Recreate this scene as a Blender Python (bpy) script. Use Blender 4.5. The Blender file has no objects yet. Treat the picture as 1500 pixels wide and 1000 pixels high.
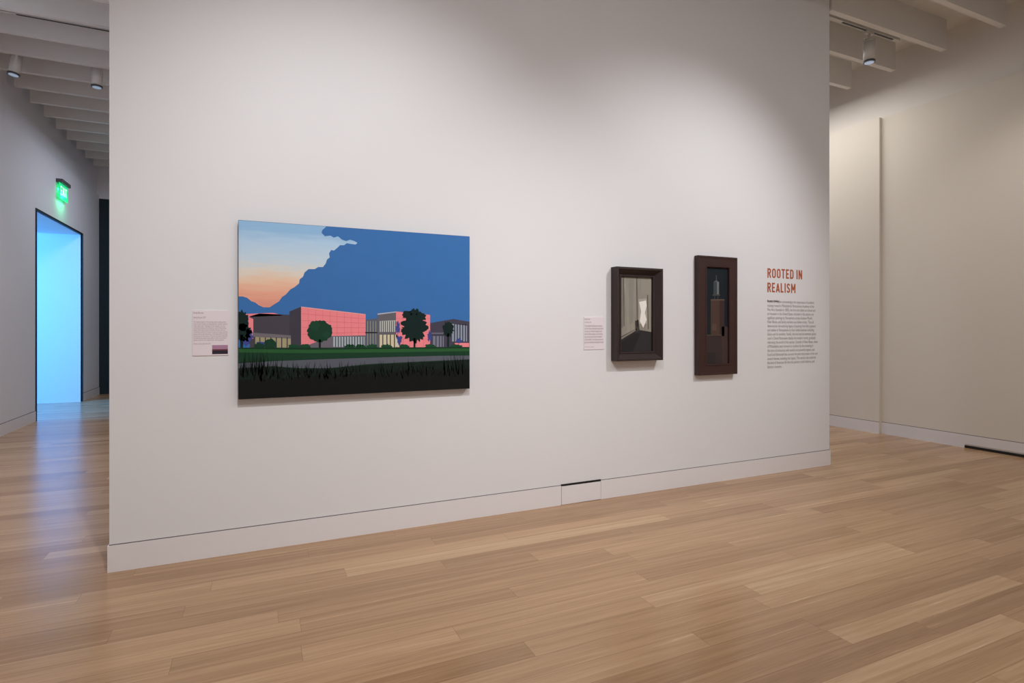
import bpy, bmesh, math, random
from mathutils import Vector
random.seed(7)
S = bpy.context.scene
S.view_settings.view_transform = 'Standard'
S.view_settings.look = 'None'

# ------------------------------------------------------------------ helpers
def lin(c):
    c = c/255.0
    return c/12.92 if c <= 0.04045 else ((c+0.055)/1.055)**2.4
def rgb(r, g, b, k=1.0):
    return (min(lin(r)*k, .95), min(lin(g)*k, .95), min(lin(b)*k, .95), 1)

def mat(name, col, rough=0.6, metal=0.0, emit=None, estr=0.0, var=0.0, vscale=8.0, bump=0.0, spec=0.5):
    m = bpy.data.materials.new(name); m.use_nodes = True
    nt = m.node_tree; b = nt.nodes['Principled BSDF']
    b.inputs['Base Color'].default_value = col
    b.inputs['Roughness'].default_value = rough
    b.inputs['Metallic'].default_value = metal
    b.inputs['Specular IOR Level'].default_value = spec
    if emit:
        b.inputs['Emission Color'].default_value = emit
        b.inputs['Emission Strength'].default_value = estr
    if var or bump:
        tc = nt.nodes.new('ShaderNodeTexCoord')
        n = nt.nodes.new('ShaderNodeTexNoise'); n.inputs['Scale'].default_value = vscale
        n.inputs['Detail'].default_value = 4
        nt.links.new(tc.outputs['Object'], n.inputs['Vector'])
        if var:
            mx = nt.nodes.new('ShaderNodeMix'); mx.data_type = 'RGBA'
            mx.inputs['A'].default_value = tuple(max(0, v*(1-var)) for v in col[:3])+(1,)
            mx.inputs['B'].default_value = tuple(min(1, v*(1+var)) for v in col[:3])+(1,)
            nt.links.new(n.outputs['Fac'], mx.inputs['Factor'])
            nt.links.new(mx.outputs['Result'], b.inputs['Base Color'])
        if bump:
            bp = nt.nodes.new('ShaderNodeBump'); bp.inputs['Strength'].default_value = bump
            bp.inputs['Distance'].default_value = 0.002
            n2 = nt.nodes.new('ShaderNodeTexNoise'); n2.inputs['Scale'].default_value = 220
            nt.links.new(tc.outputs['Object'], n2.inputs['Vector'])
            nt.links.new(n2.outputs['Fac'], bp.inputs['Height'])
            nt.links.new(bp.outputs['Normal'], b.inputs['Normal'])
    return m

def add_box(bm, x0, x1, y0, y1, z0, z1, mi=0):
    vs = [bm.verts.new(p) for p in ((x0,y0,z0),(x1,y0,z0),(x1,y1,z0),(x0,y1,z0),(x0,y0,z1),(x1,y0,z1),(x1,y1,z1),(x0,y1,z1))]
    for f in ((0,3,2,1),(4,5,6,7),(0,1,5,4),(1,2,6,5),(2,3,7,6),(3,0,4,7)):
        fc = bm.faces.new([vs[i] for i in f]); fc.material_index = mi

def finish(bm, name, mats, parent=None, bevel=0.0, smooth=False):
    me = bpy.data.meshes.new(name); bm.to_mesh(me); bm.free()
    for m in mats: me.materials.append(m)
    o = bpy.data.objects.new(name, me); S.collection.objects.link(o)
    if parent: o.parent = parent
    if bevel:
        md = o.modifiers.new('bev', 'BEVEL'); md.width = bevel; md.segments = 2; md.limit_method = 'ANGLE'
    if smooth:
        for p in me.polygons: p.use_smooth = True
    return o

def boxes(name, bl, mats, parent=None, bevel=0.0):
    bm = bmesh.new()
    for b in bl: add_box(bm, *b)
    return finish(bm, name, mats if isinstance(mats, list) else [mats], parent, bevel)

def empty(name, loc=(0,0,0)):
    e = bpy.data.objects.new(name, None); e.empty_display_size = .1
    e.location = loc
    S.collection.objects.link(e); return e

# --------------------------------------------------- camera (level 20 mm lens)
YAW = math.radians(24.5); EYE = 1.40; DIST = 3.89; F = 824.0
cam_d = bpy.data.cameras.new('camera'); cam = bpy.data.objects.new('camera', cam_d)
S.collection.objects.link(cam); S.camera = cam
cam_d.sensor_width = 36; cam_d.lens = F/1500*36; cam_d.shift_y = -20/1500
cam.location = (0, -DIST, EYE); cam.rotation_euler = (math.radians(90), 0, -YAW)
cam_d.clip_start = .05

# photogrammetric rectification: photo measurement -> metres on the wall plane (x, z) at standoff d
cs, sn = math.cos(YAW), math.sin(YAW)
def survey(px, py, d=0.0):
    a = (px-750)/F
    dx, dy = cs*a+sn, -sn*a+cs
    t = (DIST-d)/dy
    return dx*t, EYE+(480-py)/F*t

# ------------------------------------------------------------------ materials
M_wall  = mat('paint_warm_white', rgb(230,230,233), .75, var=.02, vscale=1.5, bump=.05)
M_wallR = mat('paint_beige', rgb(228,222,211), .75, var=.02, vscale=1.5, bump=.05)
M_wallU = mat('paint_upper_white', rgb(232,227,220), .8, var=.02, vscale=1.5)
M_base  = mat('baseboard_paint', rgb(233,230,232), .5)
M_ceil  = mat('ceiling_paint', rgb(232,230,226), .8, var=.02, vscale=1.0)
M_fin   = mat('beam_paint', rgb(230,228,224), .7, var=.02, vscale=2)
M_rev   = mat('shadow_reveal', rgb(104,92,88), .9)
M_black = mat('black_metal', rgb(18,18,20), .5)
M_dkfr  = mat('dark_bronze_trim', rgb(40,44,50), .45)
M_teal  = mat('dark_teal_paint', rgb(14,38,48), .7, var=.1)
M_white = mat('fixture_white', rgb(214,211,206), .4)
M_grey  = mat('fixture_grey', rgb(90,90,92), .4, metal=.4)
M_lens  = mat('lamp_lens', rgb(110,120,140), .2, emit=(.6,.75,1,1), estr=.35)

# oak floor -----------------------------------------------------------------
def floor_mat():
    m = bpy.data.materials.new('oak_planks'); m.use_nodes = True
    nt = m.node_tree; L = nt.links; b = nt.nodes['Principled BSDF']
    def math_(op, a, c=None, d=None):
        n = nt.nodes.new('ShaderNodeMath'); n.operation = op
        for i, v in enumerate((a, c, d)):
            if v is None: continue
            if isinstance(v, (int, float)): n.inputs[i].default_value = v
            else: L.new(v, n.inputs[i])
        return n.outputs[0]
    def comb(x, y, z):
        n = nt.nodes.new('ShaderNodeCombineXYZ')
        for i, v in enumerate((x, y, z)):
            if isinstance(v, (int, float)): n.inputs[i].default_value = v
            else: L.new(v, n.inputs[i])
        return n.outputs[0]
    def white(v):
        n = nt.nodes.new('ShaderNodeTexWhiteNoise'); n.noise_dimensions = '3D'; L.new(v, n.inputs['Vector']); return n.outputs['Value']
    tc = nt.nodes.new('ShaderNodeTexCoord'); sp = nt.nodes.new('ShaderNodeSeparateXYZ')
    L.new(tc.outputs['Object'], sp.inputs[0]); X, Y = sp.outputs[0], sp.outputs[1]
    W = 0.125
    r = math_('DIVIDE', Y, W); row = math_('FLOOR', r); fy = math_('FRACT', r)
    rn = white(comb(row, 3.3, 1.7)); rl = white(comb(row, 9.1, 5.2))
    ln = math_('MULTIPLY_ADD', rl, 1.0, 1.3)
    u = math_('DIVIDE', math_('MULTIPLY_ADD', rn, 7.0, math_('ADD', X, 40.0)), ln)
    idx = math_('FLOOR', u); fx = math_('FRACT', u)
    pv = white(comb(row, idx, 0.5)); pv2 = white(comb(row, idx, 7.5))
    dy = math_('MULTIPLY', math_('MINIMUM', fy, math_('SUBTRACT', 1.0, fy)), W)
    dx = math_('MULTIPLY', math_('MINIMUM', fx, math_('SUBTRACT', 1.0, fx)), ln)
    dm = math_('MINIMUM', dy, dx)
    seam = nt.nodes.new('ShaderNodeMapRange'); L.new(dm, seam.inputs['Value'])
    seam.inputs['From Min'].default_value = 0.0; seam.inputs['From Max'].default_value = 0.0013
    gv = comb(math_('MULTIPLY_ADD', pv, 31.0, math_('MULTIPLY', X, .8)), math_('MULTIPLY_ADD', pv2, 17.0, math_('MULTIPLY', Y, 26.0)), 0.0)
    g = nt.nodes.new('ShaderNodeTexNoise'); g.inputs['Scale'].default_value = 1.0; g.inputs['Detail'].default_value = 7; g.inputs['Roughness'].default_value = .64
    g.inputs['Distortion'].default_value = 1.0
    L.new(gv, g.inputs['Vector'])
    gv2 = comb(math_('MULTIPLY', X, 4), math_('MULTIPLY', Y, 230.0), pv)
    g2 = nt.nodes.new('ShaderNodeTexNoise'); g2.inputs['Scale'].default_value = 1.0; g2.inputs['Detail'].default_value = 3
    L.new(gv2, g2.inputs['Vector'])
    ramp = nt.nodes.new('ShaderNodeValToRGB'); cr = ramp.color_ramp
    cr.elements[0].position = 0.06; cr.elements[0].color = rgb(134,99,68)
    cr.elements[1].position = .98; cr.elements[1].color = rgb(216,186,149)
    e = cr.elements.new(.38); e.color = rgb(166,130,95)
    e = cr.elements.new(.62); e.color = rgb(188,152,115)
    f = math_('ADD', math_('MULTIPLY', pv, .36), math_('MULTIPLY', g.outputs['Fac'], .80))
    f = math_('ADD', f, math_('MULTIPLY', math_('SUBTRACT', g2.outputs['Fac'], .68), .26))
    L.new(f, ramp.inputs[0])
    mx = nt.nodes.new('ShaderNodeMix'); mx.data_type = 'RGBA'; mx.blend_type = 'MIX'
    mx.inputs['A'].default_value = rgb(126,94,66)
    L.new(seam.outputs[0], mx.inputs['Factor']); L.new(ramp.outputs[0], mx.inputs['B'])
    L.new(mx.outputs['Result'], b.inputs['Base Color'])
    rr = math_('MULTIPLY_ADD', g.outputs['Fac'], .14, .18); L.new(rr, b.inputs['Roughness'])
    b.inputs['Specular IOR Level'].default_value = .5
    bp = nt.nodes.new('ShaderNodeBump'); bp.inputs['Strength'].default_value = .10; bp.inputs['Distance'].default_value = .002
    hh = math_('ADD', seam.outputs[0], math_('MULTIPLY', g2.outputs['Fac'], .25))
    L.new(hh, bp.inputs['Height']); L.new(bp.outputs['Normal'], b.inputs['Normal'])
    return m
M_floor = floor_mat()

# ------------------------------------------------------------------ room shell
XL, XR, YB, YF, ZC = -3.0, 7.55, -6.0, 10.49, 5.0
LEDGE = 4.18
boxes('floor', [(-8, 8.2, -6.3, 12, -.2, 0)], M_floor)
boxes('ceiling', [(-8, 8.2, -6.3, 12, ZC, ZC+.2)], M_ceil)
WX0, WX1, WT = -.763, 5.341, .5
boxes('wall_center', [(WX0, WX1, 0, WT, 0, ZC)], M_wall)
D0, D1, DH = 6.76, 9.21, 3.16
TH = .8
boxes('wall_left', [(XL-TH, XL, YB, D0, 0, LEDGE), (XL-TH, XL, D0, D1, DH, LEDGE), (XL-TH, XL, D1, 12, 0, LEDGE),
                    (XL-TH, XL-.04, YB, 12, LEDGE, ZC)], M_wall)
YS = .86
boxes('wall_right', [(XR, 8.2, YB, YS, 0, LEDGE), (XR-.05, 8.2, YS, 12, 0, LEDGE), (XR+.07, 8.2, YB, 12, LEDGE, ZC, 1)], [M_wallR, M_wallU])
boxes('wall_back', [(XL, XR+.07, YF, YF+.3, 0, 4.12, 0), (XL-.04, XR+.07, YF, YF+.3, 4.12, ZC, 1)], [M_teal, M_wall])
boxes('wall_front', [(XL-TH, 8.2, YB-.3, YB, 0, ZC)], M_wall)
boxes('wall_side_room', [(-8, -7.7, 3.5, 12, 0, ZC), (-7.7, XL-TH, 3.5, 3.8, 0, ZC), (-7.7, XL-TH, 11.7, 12, 0, ZC)], M_wall)
tw = .035
boxes('trim_1', [(XL-.02, XL+.012, D0-tw, D0, 0, DH+tw), (XL-.02, XL+.012, D1, D1+tw, 0, DH+tw), (XL-.02, XL+.012, D0, D1, DH, DH+tw)], M_dkfr)

BH = .152
def baseboard(name, bl, rl):
    bm = bmesh.new()
    for b in bl: add_box(bm, *b, 0)
    for r in rl: add_box(bm, *r, 1)
    return finish(bm, name, [M_base, M_rev])
VX0, VX1 = 2.20, 2.565
baseboard('baseboard_center',
    [(WX0-.008, VX0-.004, -.008, WT+.008, 0, BH), (VX1+.004, WX1+.008, -.008, WT+.008, 0, BH), (VX0-.004, VX1+.004, .02, WT+.008, 0, BH)],
    [(WX0-.0015, WX1+.0015, -.0015, WT+.0015, BH, BH+.005)])
vent = empty('baseboard_vent')
boxes('cover_panel', [(VX0, VX1, -.010, 0, .002, BH-.006)], M_base, vent, .001)
boxes('slot', [(VX0-.003, VX1+.003, -.006, 0, BH-.004, BH+.010)], M_black, vent)
baseboard('baseboard_left', [(XL, XL+.008, YB, D0-tw, 0, BH), (XL, XL+.008, D1+tw, YF, 0, BH)],
    [(XL, XL+.002, YB, D0-tw, BH, BH+.008), (XL, XL+.002, D1+tw, YF, BH, BH+.008)])
baseboard('baseboard_right', [(XR-.008, XR, YB, YS, .045, BH), (XR-.058, XR-.05, YS, YF, 0, BH), (XR-.008, XR, -.10, YS, 0, .045), (XR-.008, XR, YB, -2.2, 0, .045)],
    [(XR-.002, XR, YB, YS, BH, BH+.006), (XR-.052, XR-.05, YS, YF, BH, BH+.006)])
boxes('floor_slot_vent', [(XR-.009, XR, -2.2, -.10, .001, .030)], M_black)

# ceiling beams
FB, FT = 4.65, .06
bl = []
k = -9
while True:
    y = -.59+.577*k
    if y > YF-.2: break
    if y > YB+.05:
        if k == 1:
            bl += [(XL+.05, WX0-.02, y, y+FT, FB, ZC), (WX1+.02, 7.35, y, y+FT, FB, ZC)]
        else:
            bl.append((XL+.05, 7.35, y, y+FT, FB, ZC))
    k += 1
boxes('ceiling_beams', bl, M_fin)

# ------------------------------------------------------------------ track lights
def cyl(bm, c, r0, r1, z0, z1, seg=28, mi=0):
    rings = []
    for r, z in ((r0, z0), (r1, z1)):
        rings.append([bm.verts.new((c[0]+r*math.cos(2*math.pi*i/seg), c[1]+r*math.sin(2*math.pi*i/seg), z)) for i in range(seg)])
    for i in range(seg):
        f = bm.faces.new((rings[0][i], rings[0][(i+1) % seg], rings[1][(i+1) % seg], rings[1][i])); f.material_index = mi; f.smooth = True
    f = bm.faces.new(rings[0][::-1]); f.material_index = mi
    f = bm.faces.new(rings[1]); f.material_index = mi

def track(x0, x1, y, zb=4.78):
    e = empty('track_lighting')
    boxes('rail', [(x0, x1, y-.02, y+.02, zb, zb+.035), (x0+.3, x0+.34, y-.01, y+.01, zb+.035, ZC), (x1-.34, x1-.3, y-.01, y+.01, zb+.035, ZC)], M_white, e)
    boxes('conductor_slot', [(x0+.25, x1-.1, y-.012, y+.012, zb-.002, zb)], M_black, e)
    return e

def spot_fixture(tr, x, y, target, zb=4.78, L=None):
    e = empty('track_spotlight', (x, y, 0)); e.parent = tr
    bm = bmesh.new()
    add_box(bm, -.06, .06, -.018, .018, zb-.03, zb)
    cyl(bm, (0,0), .012, .012, zb-.10, zb-.03, 14)
    finish(bm, 'track_adapter', [M_white], e)
    head = empty('lamp_head', (0, 0, zb-.20)); head.parent = e
    bm = bmesh.new()
    cyl(bm, (0,0), .058, .058, -.14, .08, mi=0)
    cyl(bm, (0,0), .058, .044, .08, .105, mi=0)
    for s in (-1, 1): add_box(bm, s*.061-.003, s*.061+.003, -.012, .012, -.02, .120)
    add_box(bm, -.064, .064, -.012, .012, .117, .123)
    cyl(bm, (0,0), .062, .062, -.155, -.135, mi=1)
    cyl(bm, (0,0), .048, .048, -.159, -.154, mi=2)
    finish(bm, 'lamp_housing', [M_white, M_grey, M_lens], head)
    dirv = Vector(target)-Vector((x, y, zb-.2))
    head.rotation_euler = dirv.to_track_quat('-Z', 'Y').to_euler()
    if L:
        ld = bpy.data.lights.new('spot_beam', 'SPOT'); ld.energy = L['e']; ld.color = L.get('c', (1,.93,.86))
        ld.spot_size = math.radians(L.get('s', 60)); ld.spot_blend = L.get('b', .6); ld.shadow_soft_size = L.get('r', .03)
        lo = bpy.data.objects.new('spot_beam', ld); S.collection.objects.link(lo); lo.parent = head; lo.location = (0,0,-.18)

WC = (1, .985, .985)
t1 = track(-1.2, 5.9, -3.2)
spot_fixture(t1, .25, -3.2, (.70, 0, 1.1), L=dict(e=298, s=76, b=.9, c=WC))
spot_fixture(t1, 4.5, -3.2, (3.3, 0, 1.25), L=dict(e=300, s=70, b=.85, c=WC))
t2 = track(5.66, 6.9, .26)
spot_fixture(t2, 6.37, .26, (6.4, .3, 0), L=None)
t3 = track(5.6, 6.9, -1.46)
spot_fixture(t3, 6.0, -1.46, (7.55, -.75, 2.0), L=dict(e=52, s=76, b=1, c=(1,.95,.88)))
t4 = track(-2.6, -.4, 3.85)
t5 = track(-2.8, -.6, 4.72)
spot_fixture(t5, -1.82, 4.72, (-1.8, 4.8, 0), L=dict(e=45, s=90, b=1, c=(.86,.88,1)))
spot_fixture(t5, -2.62, 4.72, (-3.0, 4.6, 1.5), L=None)

def area(name, loc, target, sx, sy, e, c):
    ld = bpy.data.lights.new(name, 'AREA'); ld.shape = 'RECTANGLE'; ld.size = sx; ld.size_y = sy; ld.energy = e; ld.color = c
    o = bpy.data.objects.new(name, ld); S.collection.objects.link(o); o.location = loc
    o.rotation_euler = (Vector(target)-Vector(loc)).to_track_quat('-Z', 'Y').to_euler()
area('fill_light_a', (2.0, -4.2, 4.6), (2.0, -2.9, 0), 5, 1.4, 102, (1,.98,.965))  # added general fill for the main room, no real fitting behind it
area('fill_light_b', (6.4, 2.6, 4.6), (6.4, 2.6, 0), 1.3, 4, 66, (1,.955,.90))  # added warm fill over the right bay, not a ceiling fixture
area('fill_light_c', (-1.5, 2.2, 4.6), (-1.7, 2.2, 0), 1.2, 4, 98, (.84,.87,1))  # added cool fill to brighten the left gallery floor and wall
area('fill_light_d', (-1.3, 7.6, 4.5), (-1.3, 7.6, 0), 1.0, 2.6, 44, (.80,.85,1))  # second added cool fill, deeper in the left gallery; no panel exists there
area('side_room_blue_light', (-5.3, 5.2, 2.0), (-3.2, 9.2, 1.0), 2.2, 2.6, 88, (.02,.46,1))
area('side_room_floor_light', (-5.9, 7.4, 2.8), (-2.2, 7.2, 0), 1.6, 1.6, 330, (.06,.33,1))

# ------------------------------------------------------------------ exit sign
ex = empty('exit_sign', (XL, 11.80-DIST, 3.72))
M_eg = mat('exit_green_panel', rgb(20,190,110), .3, emit=(.02,.62,.24,1), estr=1.0)
M_ew = mat('exit_letters', rgb(220,255,230), .3, emit=(.6,1,.75,1), estr=.9)
boxes('housing', [(0, .09, -.23, .23, .09, .15)], M_grey, ex, .004)
boxes('panel', [(.035, .050, -.22, .22, -.17, .09)], M_eg, ex)
lt = []
def st(y0, y1, z0, z1): lt.append((.050, .053, y0, y1, z0, z1))
def L4(y):
    st(y, y+.018, -.10, .04)
    for z in (-.10, -.037, .025): st(y, y+.065, z, z+.015)
L4(-.17)
for i in range(7):
    t = i/6
    st(-.075+.06*t, -.055+.06*t, -.10+.12*t, -.08+.12*t); st(-.015-.06*t, .005-.06*t, -.10+.12*t, -.08+.12*t)
st(.035, .053, -.10, .04)
st(.11, .128, -.10, .04); st(.08, .158, .025, .04)
boxes('letters', lt, M_ew, ex)
gl = bpy.data.lights.new('exit_glow', 'AREA'); gl.energy = 1.8; gl.color = (.05, 1, .4); gl.size = .3; gl.shape='SQUARE'
go = bpy.data.objects.new('exit_glow', gl); S.collection.objects.link(go); go.parent = ex; go.location = (.10, 0, -.1)
go.rotation_euler = (0, math.radians(50), 0)

# ------------------------------------------------------------------ flat artwork tracer
class Art:
    """flat painted shapes on a wall-parallel plane"""
    def __init__(s, d): s.d = d; s.bm = bmesh.new(); s.mats = []; s.cache = {}
    def mi(s, m):
        if m not in s.mats: s.mats.append(m)
        return s.mats.index(m)
    def col(s, c, k=1.14):
        if not isinstance(c, tuple): return c
        if c not in s.cache: s.cache[c] = mat('pigment_%d_%d_%d' % c, rgb(*c, k), .6, var=.05, vscale=14, spec=.2)
        return s.cache[c]
    def poly(s, pts, c, layer=1):
        m = s.col(c); y = -(s.d+.0004*layer)
        vs = []
        for p in pts:
            x, z = survey(p[0], p[1], s.d); vs.append(s.bm.verts.new((x, y, z)))
        f = s.bm.faces.new(vs); f.material_index = s.mi(m); f.normal_update()
        if f.normal.y > 0: f.normal_flip()
    def rect(s, x0, y0, x1, y1, c, layer=1): s.poly([(x0,y0),(x1,y0),(x1,y1),(x0,y1)], c, layer)
    def blob(s, cx, cy, rx, ry, c, layer=3, n=34, jag=.12, seed=0, xmin=-1e9, xmax=1e9, ymax=1e9):
        R = random.Random(seed); pts = []
        for i in range(n):
            a = 2*math.pi*i/n; r = 1+(R.random()-.5)*2*jag
            pts.append((min(xmax, max(xmin, cx+rx*r*math.cos(a))), min(ymax, cy+ry*r*math.sin(a))))
        s.poly(pts, c, layer)
    def done(s, name, parent): return finish(s.bm, name, s.mats, parent)

# ---- large landscape canvas
pt = empty('landscape_painting')
CD = .045
xa, za = survey(349, 322, CD); xb, zb = survey(688, 346, CD); _, zc = survey(349, 585, CD); _, zd = survey(688, 569, CD)
ztop, zbot = (za+zb)/2, (zc+zd)/2
M_cedge = mat('canvas_edge', rgb(60,76,100), .7)
boxes('stretched_canvas', [(xa, xb, -CD, -.012, zbot, ztop)], M_cedge, pt, .0015)
A = Art(CD)
def yt(px): return 322+(px-349)*24/339
def yb(px): return 585-(px-349)*16/339
BLUE = (56,110,174)
A.poly([(349.5,yt(349.5)+.4),(687.6,yt(687.6)+.4),(687.6,yb(687.6)-.4),(349.5,yb(349.5)-.4)], BLUE, 1)
sky = bpy.data.materials.new('sunset_pigment'); sky.use_nodes = True
nt = sky.node_tree; b = nt.nodes['Principled BSDF']; b.inputs['Roughness'].default_value = .6
tc = nt.nodes.new('ShaderNodeTexCoord'); sp = nt.nodes.new('ShaderNodeSeparateXYZ'); mr = nt.nodes.new('ShaderNodeMapRange'); rp = nt.nodes.new('ShaderNodeValToRGB')
nz = nt.nodes.new('ShaderNodeTexNoise'); nz.inputs['Scale'].default_value = 6
mp = nt.nodes.new('ShaderNodeMapping'); mp.inputs['Scale'].default_value = (1, 1, 7)
ad = nt.nodes.new('ShaderNodeMath'); ad.operation = 'MULTIPLY_ADD'; ad.inputs[1].default_value = .16
nt.links.new(tc.outputs['Object'], sp.inputs[0]); nt.links.new(sp.outputs[2], mr.inputs['Value'])
nt.links.new(tc.outputs['Object'], mp.inputs[0]); nt.links.new(mp.outputs[0], nz.inputs['Vector'])
mr.inputs['From Min'].default_value = survey(360, 452, CD)[1]; mr.inputs['From Max'].default_value = survey(360, 323, CD)[1]
nt.links.new(nz.outputs['Fac'], ad.inputs[0]); nt.links.new(mr.outputs[0], ad.inputs[2]); nt.links.new(ad.outputs[0], rp.inputs[0]); nt.links.new(rp.outputs[0], b.inputs['Base Color'])
cr = rp.color_ramp
cr.elements[0].position = .06; cr.elements[0].color = rgb(226,142,128)
cr.elements[1].position = 1.0; cr.elements[1].color = rgb(144,190,230)
for p, c in ((.26,(234,170,144)),(.40,(234,198,170)),(.52,(222,216,206)),(.64,(198,216,229)),(.86,(176,207,234))):
    e = cr.elements.new(p); e.color = rgb(*c, 1.06)
A.poly([(349.5,yt(349.5)+.4),(478,yt(478)+.4),(472,337),(471,341),(476,346),(484,345),(489,348),(495,346),(501,351),(507,353),(513,351),(519,353),(523.5,355.5),(521,358),(513,357),(508,356),(504,359),
        (498,359),(494,363),(489,367),(485,366),(482,371),(483,377),(479,380),(477,386),(473,391),(466,391),(461,394),(452,394),(446,399),(444,405),(439,409),(438,415),(432,420),(425,424),(419,431),(413,435),(409,441),(401,446),(395,450),
        (386,450),(379,447),(374,443),(368,441),(362,436),(355,434),(349.5,434)], sky, 2)
GREY=(70,66,76); PINK=(234,134,142); PINK2=(218,112,124); TAN=(160,152,120); WIN=(150,162,172); DK=(44,42,52); GRN=(18,58,40); TEAL=(10,34,32); PUR=(62,72,140)
A.poly([(352,460),(400,458),(415,462),(366,464)], PINK, 3)
A.poly([(366,463),(380,459),(424,461),(424,510),(366,510)], GREY, 3)
A.poly([(364,464),(371,467),(371,496),(364,496)], PINK, 4)
A.poly([(370,487),(426,491),(426,496),(370,493)], (110,106,112), 5)
A.poly([(374,493),(426,496),(426,510),(374,510)], TAN, 5)
for x in range(380, 426, 8): A.rect(x, 494, x+1.4, 510, DK, 6)
A.poly([(424,456),(441,449),(441,510),(424,507)], (62,58,70), 4)
A.poly([(441,449),(535.5,460),(535.5,491),(441,507)], PINK, 4)
for i in range(1, 5):
    A.poly([(442,449+i*10),(535,460+i*6.5),(535,460.6+i*6.5),(442,449.6+i*10)], PINK2, 5)
for i in range(1, 9): A.rect(441+i*10.5, 450+i*1.2, 441.5+i*10.5, 492, PINK2, 5)
A.poly([(441,449),(535.5,460),(535.5,461),(441,450.2)], (250,170,165), 6)
A.poly([(452,505),(486,492),(536,491),(536,510),(452,510)], (104,100,112), 6)
A.rect(488, 493, 534, 508, (160,174,182), 7)
for x in range(491, 534, 4): A.rect(x, 493, x+1.1, 508, DK, 8)
A.poly([(535,468),(553,466),(553,510),(535,510)], (88,96,112), 3)
for x in (538,542,546,550): A.rect(x, 470, x+1, 508, (150,150,140), 4)
A.rect(535, 486, 553, 488, DK, 5)
A.poly([(553,459),(580,456),(586,460),(586,510),(553,510)], (98,96,104), 4)
A.poly([(556,470),(580,469),(580,486),(556,486)], (176,182,178), 5)
for x in range(558, 580, 3): A.rect(x, 470, x+.9, 486, DK, 6)
A.poly([(556,490),(582,490),(582,509),(556,509)], (206,198,170), 5)
for x in (560,566,571,577): A.rect(x, 490, x+1.4, 509, DK, 6)
A.poly([(553,459),(580,456),(580,457.5),(553,461)], (170,176,190), 6)
A.poly([(580,456),(630,461),(630,510),(580,510)], PINK, 5)
for i in range(1, 5): A.rect(581, 456+i*10, 630, 456.5+i*10, PINK2, 6)
for i in range(1, 5): A.rect(580+i*10, 458, 580.5+i*10, 508, PINK2, 6)
A.rect(579, 494, 585, 508, (200,198,180), 6)
A.poly([(630,473),(664,467),(688-.5,471),(688-.5,510),(630,510)], (66,64,80), 4)
A.poly([(662,474),(684,477),(684,500),(662,500)], (140,150,168), 5)
for x in (665,669,673,677,681): A.rect(x, 474, x+1.4, 500, DK, 6)
A.rect(632, 487, 662, 489, (104,104,124), 5)
A.poly([(634,492),(650,492),(650,508),(634,508)], (118,122,140), 5)
for x in (638,643,647): A.rect(x, 492, x+1.2, 508, DK, 6)
A.rect(666, 502, 687, 508, PINK, 6)
for i, (x, y, rx, ry) in enumerate(((365,492,5,9),(360,500,5,6),(386,504,9,4),(583,480,3,9),(585,498,4,6),(629,492,3,7),(672,499,4,3.5))):
    A.blob(x, y, rx, ry, PUR, 7, n=26, jag=.35, seed=i)
A.blob(353, 470, 11, 15, TEAL, 7, seed=21, jag=.18, xmin=349.6); A.blob(356, 487, 12, 12, TEAL, 7, seed=22, jag=.18, xmin=349.6); A.rect(352, 490, 356, 510, TEAL, 7)
A.blob(468.5, 485, 18.5, 15.5, GRN, 8, n=44, seed=3, jag=.07); A.rect(466.8, 497, 470, 511, (20,36,30), 8)
A.blob(461, 477, 8, 7, (22,64,44), 9, seed=4, jag=.1); A.blob(478, 490, 6, 5, (22,64,44), 9, seed=5, jag=.1)
A.blob(607, 478, 18, 22, TEAL, 8, n=48, seed=6, jag=.24); A.rect(605.6, 495, 608.5, 511, TEAL, 8)
for (x, y, w) in ((597,461,7),(616,464,8),(606,457,6),(620,480,6),(594,482,6)): A.blob(x, y, w, w*.8, TEAL, 9, n=20, seed=x, jag=.3)
A.blob(656, 482, 8, 11, TEAL, 8, seed=8, jag=.2); A.rect(655, 488, 657.5, 510, TEAL, 8)
A.blob(396, 504, 9, 8, GRN, 8, seed=9, jag=.12, ymax=511); A.blob(380, 507, 8, 5, GRN, 8, seed=10, ymax=511)
for x in (430,447,512,528,545,566,592,630,668): A.blob(x, 508, 8, 4, (22,70,44), 8, seed=x, jag=.2, ymax=512)
# ground
A.poly([(349.5,509),(500,509),(687.6,508),(687.6,yb(687.6)-.4),(349.5,yb(349.5)-.4)], (18,52,34), 9)
A.poly([(349.5,511),(450,512),(560,511),(687.6,510),(687.6,514),(560,516),(450,517),(349.5,516)], (38,88,46), 10)
A.poly([(349.5,516),(450,517),(560,516),(687.6,514),(687.6,520),(560,522),(470,525),(400,528),(349.5,530)], (20,58,38), 10)
A.poly([(349.5,532),(395,529),(470,526),(560,523),(640,521),(687.6,520.5),(687.6,526),(620,529),(540,533),(480,539),(440,539),(400,536),(349.5,539)], (86,90,102), 11)
A.poly([(349.5,540),(400,537),(440,540),(490,539),(545,534),(620,530),(687.6,527),(687.6,yb(687.6)-.4),(349.5,yb(349.5)-.4)], (14,30,24), 11)
A.poly([(349.5,556),(420,553),(500,549),(600,542),(687.6,539),(687.6,yb(687.6)-.4),(349.5,yb(349.5)-.4)], (12,15,16), 12)
R = random.Random(5)
for i in range(400):
    x = R.uniform(351, 685); h = R.uniform(7, 19)
    if x < 415 or x > 650: h *= 1.7
    y0 = R.uniform(546, 560) - (x-350)*.02; lean = R.uniform(-6, 6)
    if x+lean < 350.5 or x+lean > 686.5: lean = 0
    A.poly([(x-.8, y0), (x+.8, y0), (x+lean, y0-h)], (12,18,16) if i % 3 else (13,28,22), 13)
for i in range(26):
    x = 373+R.uniform(-20, 24); A.poly([(x-.6, 545), (x+.6, 545), (min(max(x+R.uniform(-7, 7), 351), 405), R.uniform(504, 520))], (10,20,18), 13)
A.done('painted_scene', pt)

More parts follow.
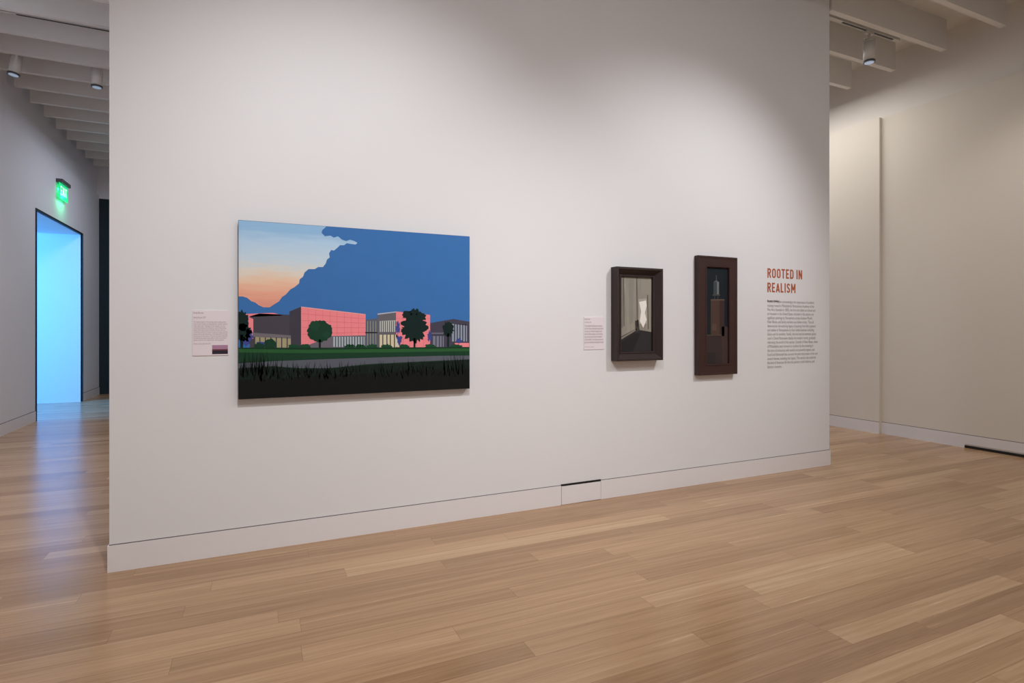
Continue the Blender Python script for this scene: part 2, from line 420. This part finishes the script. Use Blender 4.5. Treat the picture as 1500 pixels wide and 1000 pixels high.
# ---- frames
def frame(parent, name, x0, x1, z0, z1, w, yo, yi, m, back=0.0):
    """mitred moulding: outer edge at depth yo, inner edge at depth yi"""
    bm = bmesh.new()
    prof = [(0, back), (0, yo-.004), (.004, yo), (.016, yo), (.020, yo-.004), (w-.018, yi+.004), (w-.014, yi+.009), (w-.004, yi+.008), (w, yi), (w, .012), (w, back)]
    rings = []
    for (o, d) in prof:
        rings.append([bm.verts.new(p) for p in ((x0+o, -d, z0+o), (x1-o, -d, z0+o), (x1-o, -d, z1-o), (x0+o, -d, z1-o))])
    for a, c in zip(rings, rings[1:]):
        for i in range(4):
            j = (i+1) % 4
            bm.faces.new((a[i], c[i], c[j], a[j]))
    bmesh.ops.recalc_face_normals(bm, faces=bm.faces)
    return finish(bm, name, [m], parent)
def wood(name, c1, c2, rough=.42):
    m = mat(name, c1, rough, var=0); nt = m.node_tree; b = nt.nodes['Principled BSDF']
    tc = nt.nodes.new('ShaderNodeTexCoord'); mp = nt.nodes.new('ShaderNodeMapping'); mp.inputs['Scale'].default_value = (60, 20, 5)
    n = nt.nodes.new('ShaderNodeTexNoise'); n.inputs['Scale'].default_value = 1; n.inputs['Detail'].default_value = 5
    mx = nt.nodes.new('ShaderNodeMix'); mx.data_type = 'RGBA'; mx.inputs['A'].default_value = c1; mx.inputs['B'].default_value = c2
    nt.links.new(tc.outputs['Object'], mp.inputs[0]); nt.links.new(mp.outputs[0], n.inputs['Vector']); nt.links.new(n.outputs['Fac'], mx.inputs['Factor']); nt.links.new(mx.outputs['Result'], b.inputs['Base Color'])
    return m
M_f1 = wood('dark_umber_wood', rgb(36,25,24), rgb(54,39,38), .55)
M_f2 = wood('mahogany_wood', rgb(46,24,21), rgb(62,34,30), .55)

f1 = empty('framed_interior_drawing')
fx0, fx1, fz0, fz1 = 2.672, 3.144, 1.127, 1.90
frame(f1, 'frame_moulding', fx0, fx1, fz0, fz1, .076, .085, .035, M_f1)
P = Art(.024)
boxes('backing_board', [(fx0+.05, fx1-.05, -.024, -.002, fz0+.05, fz1-.05)], M_black, f1)
streak = wood('wash_grey', rgb(120,115,106), rgb(168,162,150), .8)
P.poly([(904,400),(954,402),(954,520),(904,522)], streak, 1)
P.poly([(904,400),(913,401),(913,478),(904,490)], (120,116,108), 2)
P.poly([(921,402),(926,402),(927,472),(922,476)], (134,129,120), 2)
P.poly([(938,402),(954,402),(954,432),(940,430)], (146,140,130), 2)
P.poly([(904,496),(930,482),(954,486),(954,520),(904,522)], (48,46,47), 3)
P.poly([(904,506),(928,488),(938,488),(924,522),(904,522)], (38,36,38), 4)
P.poly([(935,438),(947,437),(948,474),(936,474)], (166,160,150), 4)
P.poly([(936,442),(946,440),(947,448),(944.5,458),(947,468),(942,480),(937,470),(939,456)], (228,225,218), 5)
P.poly([(930,470),(935,468),(937,484),(931,486)], (66,63,60), 5)
P.poly([(913,401),(913.8,401),(914.5,477),(913.6,478)], (76,72,68), 5)
P.poly([(932,402),(933,402),(934,478),(933,479)], (84,80,75), 5)
P.poly([(948,432),(949,432),(950,482),(949,482)], (84,80,75), 5)
P.poly([(905,497),(932,481),(933,483),(905,500)], (128,122,114), 5)
P.done('drawing', f1)

f2 = empty('framed_rooftop_painting')
gx0, gx1, gz0, gz1 = 3.56, 4.022, .978, 2.042
frame(f2, 'frame_moulding', gx0, gx1, gz0, gz1, .100, .055, .045, M_f2)
boxes('backing_board', [(gx0+.06, gx1-.06, -.032, -.002, gz0+.06, gz1-.06)], M_black, f2)
Q = Art(.032)
Q.rect(1030, 385, 1072, 542, (24,32,38), 1)
Q.rect(1048.6, 403, 1049.8, 412, (70,76,78), 3)
Q.poly([(1045,413),(1049,410),(1053,413)], (84,90,94), 4)
Q.rect(1045, 413, 1053, 431, (60,68,74), 3)
Q.rect(1050, 413, 1053, 431, (108,114,116), 4)
Q.rect(1046, 431, 1047, 440, (60,60,62), 3); Q.rect(1051, 431, 1052, 440, (60,60,62), 3)
Q.rect(1043.5, 431, 1054.5, 433, (70,68,68), 4)
Q.rect(1041, 438, 1061, 492, (74,56,50), 3)
Q.rect(1054, 440, 1061, 492, (58,44,42), 4)
Q.rect(1041, 438, 1061, 440, (92,76,68), 5)
Q.rect(1034, 490, 1058, 542, (56,46,45), 3)
Q.rect(1057, 478, 1072, 542, (66,51,47), 4)
Q.rect(1034, 490, 1057, 491.5, (80,66,60), 5)
Q.rect(1043, 474, 1049, 484, (86,68,60), 5)
Q.rect(1034, 516, 1048, 542, (46,41,42), 5)
Q.done('painting', f2)

# ------------------------------------------------------------------ text
def text_mesh(body, name, parent, x0, x1, z0, z1, m, y=-.0012, off=0.0, spacing=1.0, sc=1.0):
    cu = bpy.data.curves.new(name, 'FONT'); cu.body = body; cu.size = 1; cu.offset = off; cu.space_line = spacing; cu.resolution_u = 3; cu.space_character = sc
    o = bpy.data.objects.new(name+'_tmp', cu); S.collection.objects.link(o)
    bpy.context.view_layer.update()
    dg = bpy.context.evaluated_depsgraph_get()
    me = bpy.data.meshes.new_from_object(o.evaluated_get(dg)); bpy.data.objects.remove(o); me.name = name
    xs = [v.co.x for v in me.vertices]; ys = [v.co.y for v in me.vertices]
    ax, bx, ay, by = min(xs), max(xs), min(ys), max(ys)
    for v in me.vertices:
        v.co = Vector((x0+(v.co.x-ax)/(bx-ax)*(x1-x0), y, z0+(v.co.y-ay)/(by-ay)*(z1-z0)))
    me.materials.clear(); me.materials.append(m)
    r = bpy.data.objects.new(name, me); S.collection.objects.link(r); r.parent = parent
    return r
M_or = mat('rust_vinyl', rgb(178,92,60), .6)
M_tx = mat('grey_vinyl', rgb(156,148,146), .6)
M_txb = mat('dark_vinyl', rgb(60,52,50), .6)
wt = empty('wall_text_panel')

# condensed sans capitals drawn as strokes (cap height 1, stroke .17)
def glyph_strokes():
    a = math.pi
    def arc(cx, cy, rx, ry, a0, a1, n=8): return [(cx+rx*math.cos(a0+(a1-a0)*i/n), cy+ry*math.sin(a0+(a1-a0)*i/n)) for i in range(n+1)]
    h = .085
    G = {}
    G['R'] = ([[(h,0),(h,1)], [(h,1-h),(.27,1-h)]+arc(.27,.72,.15,.195,a/2,-a/2)+[(h,.525)], [(.25,.52),(.44,0)]], .50)
    o = arc(.26,.73,.175,.185,0,a)+arc(.26,.27,.175,.185,a,2*a)
    G['O'] = ([o+[o[0]]], .52)
    G['T'] = ([[(.0,1-h),(.48,1-h)], [(.24,1-h),(.24,0)]], .48)
    G['E'] = ([[(h,0),(h,1)], [(h,1-h),(.42,1-h)], [(h,.5),(.38,.5)], [(h,h),(.42,h)]], .44)
    d = [(h,1-h),(.24,1-h)]+arc(.24,.73,.185,.185,a/2,0)+arc(.24,.27,.185,.185,0,-a/2)+[(h,h)]
    G['D'] = ([[(h,0),(h,1)], d], .52)
    G['I'] = ([[(h,0),(h,1)]], .17)
    G['N'] = ([[(h,0),(h,1)], [(h,.96),(.43,.04)], [(.43,0),(.43,1)]], .52)
    G['A'] = ([[(.05,0),(.26,.95)], [(.26,.95),(.47,0)], [(.13,.27),(.39,.27)]], .52)
    G['L'] = ([[(h,0),(h,1)], [(h,h),(.40,h)]], .42)
    G['S'] = ([[(.42,.77)]+arc(.25,.735,.165,.18,.25*a,a,7)+[(.11,.63),(.38,.38)]+arc(.25,.265,.165,.18,0,-.75*a,7)+[(.075,.24)]], .50)
    G['M'] = ([[(h,0),(h,1)], [(h,.95),(.32,.30)], [(.32,.30),(.555,.95)], [(.555,0),(.555,1)]], .64)
    return G
GL = glyph_strokes()
def heading(txt, name, x0, x1, z0, z1):
    w_tot = 0; pos = []
    for ch in txt:
        if ch == ' ': w_tot += .26; continue
        pos.append((ch, w_tot)); w_tot += GL[ch][1]+.13
    w_tot -= .13
    sx = (x1-x0)/w_tot; sz = z1-z0
    bm = bmesh.new(); hw = .082; lay = 0
    for ch, ox in pos:
        for stx in GL[ch][0]:
            L_, R_ = [], []
            n = len(stx); closed = n > 3 and abs(stx[0][0]-stx[-1][0]) < 1e-6 and abs(stx[0][1]-stx[-1][1]) < 1e-6
            for i, p in enumerate(stx):
                if closed: q0 = stx[i-1] if i else stx[-2]; q1 = stx[i+1] if i < n-1 else stx[1]
                else: q0 = stx[max(i-1,0)]; q1 = stx[min(i+1,n-1)]
                tx, ty = q1[0]-q0[0], q1[1]-q0[1]; l = math.hypot(tx, ty) or 1
                nx, ny = -ty/l*hw, tx/l*hw
                L_.append((p[0]+nx, p[1]+ny)); R_.append((p[0]-nx, p[1]-ny))
            lay += 1
            y = -.0010-.00002*(lay % 4)
            vl = [bm.verts.new((x0+(ox+p[0])*sx, y, z0+min(max(p[1],0),1)*sz)) for p in L_]
            vr = [bm.verts.new((x0+(ox+p[0])*sx, y, z0+min(max(p[1],0),1)*sz)) for p in R_]
            for i in range(n-1):
                try:
                    f = bm.faces.new((vl[i], vr[i], vr[i+1], vl[i+1])); f.normal_update()
                    if f.normal.y > 0: f.normal_flip()
                except ValueError: pass
    return finish(bm, name, [M_or], wt)
heading('ROOTED IN', 'heading_line', 4.461, 4.940, 1.880, 1.972)
heading('REALISM', 'heading_line_b', 4.461, 4.845, 1.742, 1.834)
para = """Rooted in Realism acknowledges the importance of academic
training rooted in Philadelphia's Pennsylvania Academy of the
Fine Arts (founded in 1805), the first and oldest art school and
art museum in the United States. Included in this section are
significant paintings by Pennsylvania artists Andrew Wyeth,
Peter Blume, and family members and fellow artists. They all
demonstrate the enduring legacy of painting from life in general
and realism in Pennsylvania by their skilled teachers including
Eakins and his students. Family, the land and the intimate spaces
used in Daniel Rasmussen display the modern rooms, gradually
reforming the world of the section. Outside of New Haven, views
of Philadelphia years forward in tradition by documenting in
the story of structures with careful and powerful regions, and
found and fabricated thus connect the past and present of art and
several themes, including that legacy. This section also explores
the kind of American life that the painters could observe, and
abstract concerns."""
text_mesh(para, 'body_copy', wt, 4.461, 5.165, 1.012, 1.668, M_tx)
text_mesh('Rooted in Realism', 'body_lead', wt, 4.461, 4.615, 1.650, 1.668, M_txb, y=-.0018, off=.015)

M_lab = mat('label_card', rgb(236,226,232), .6)
def label(x0, x1, z0, z1, lines, thumb):
    e = empty('wall_label')
    boxes('card', [(x0, x1, -.005, 0, z0, z1)], M_lab, e, .0008)
    w = x1-x0; h = z1-z0; y = -.0056
    text_mesh(lines[0], 'title', e, x0+.03*w, x0+.30*w, z1-.09*h, z1-.04*h, M_tx, y, .01)
    text_mesh(lines[1], 'subtitle', e, x0+.03*w, x0+.36*w, z1-.19*h, z1-.14*h, M_tx, y)
    text_mesh(lines[2], 'copy', e, x0+.03*w, x0+.97*w, z0+(.32 if thumb else .18)*h, z1-.24*h, M_tx, y)
    text_mesh(lines[3], 'credit', e, x0+.03*w, x0+.50*w, z0+(.24 if thumb else .06)*h, z0+(.28 if thumb else .10)*h, M_tx, y)
    if thumb:
        bm = bmesh.new()
        a, b_ = x0+.54*w, x1-.02*w; c0, c1 = z0+.03*h, z0+.23*h
        add_box(bm, a, b_, -.0058, -.005, c0+(c1-c0)*.55, c1, 0)
        add_box(bm, a, b_, -.0058, -.005, c0, c0+(c1-c0)*.42, 1)
        add_box(bm, a, b_, -.0058, -.005, c0+(c1-c0)*.42, c0+(c1-c0)*.55, 2)
        finish(bm, 'thumbnail', [mat('thumb_sky', rgb(176,134,164), .5), mat('thumb_ground', rgb(36,28,44), .5), mat('thumb_band', rgb(120,60,72), .5)], e)
cp = "\n".join(["The museum appears in this painting under an evening sky as", "seen from the meadow, its simple geometric volumes rendered", "in flat, bright colour. Working from photographs, the artist", "reduced the building and landscape to a series of interlocking", "shapes. Pink facades catch the last light of the day while the", "clouds build up behind. The scene is quiet and empty; trees and", "grasses stand as dark silhouettes in the foreground and the path", "leads the eye to the entrance. The work was made shortly after", "the building was opened to the public and shows the northern", "elevation seen from the sculpture lawn, with the galleries."])
label(-.347, -.152, 1.231, 1.507, ["Emily Brown", "Evening Museum, 2019", cp, "Acrylic on canvas, gift of the artist"], True)
label(2.408, 2.598, 1.224, 1.488, ["Artist name", "The Old Room, 1944", "\n".join(cp.split("\n")[:7]), "Watercolor on paper"], False)

# ------------------------------------------------------------------ world
w = bpy.data.worlds.new('world'); S.world = w; w.use_nodes = True
w.node_tree.nodes['Background'].inputs[0].default_value = (.8,.85,1,1); w.node_tree.nodes['Background'].inputs[1].default_value = .3
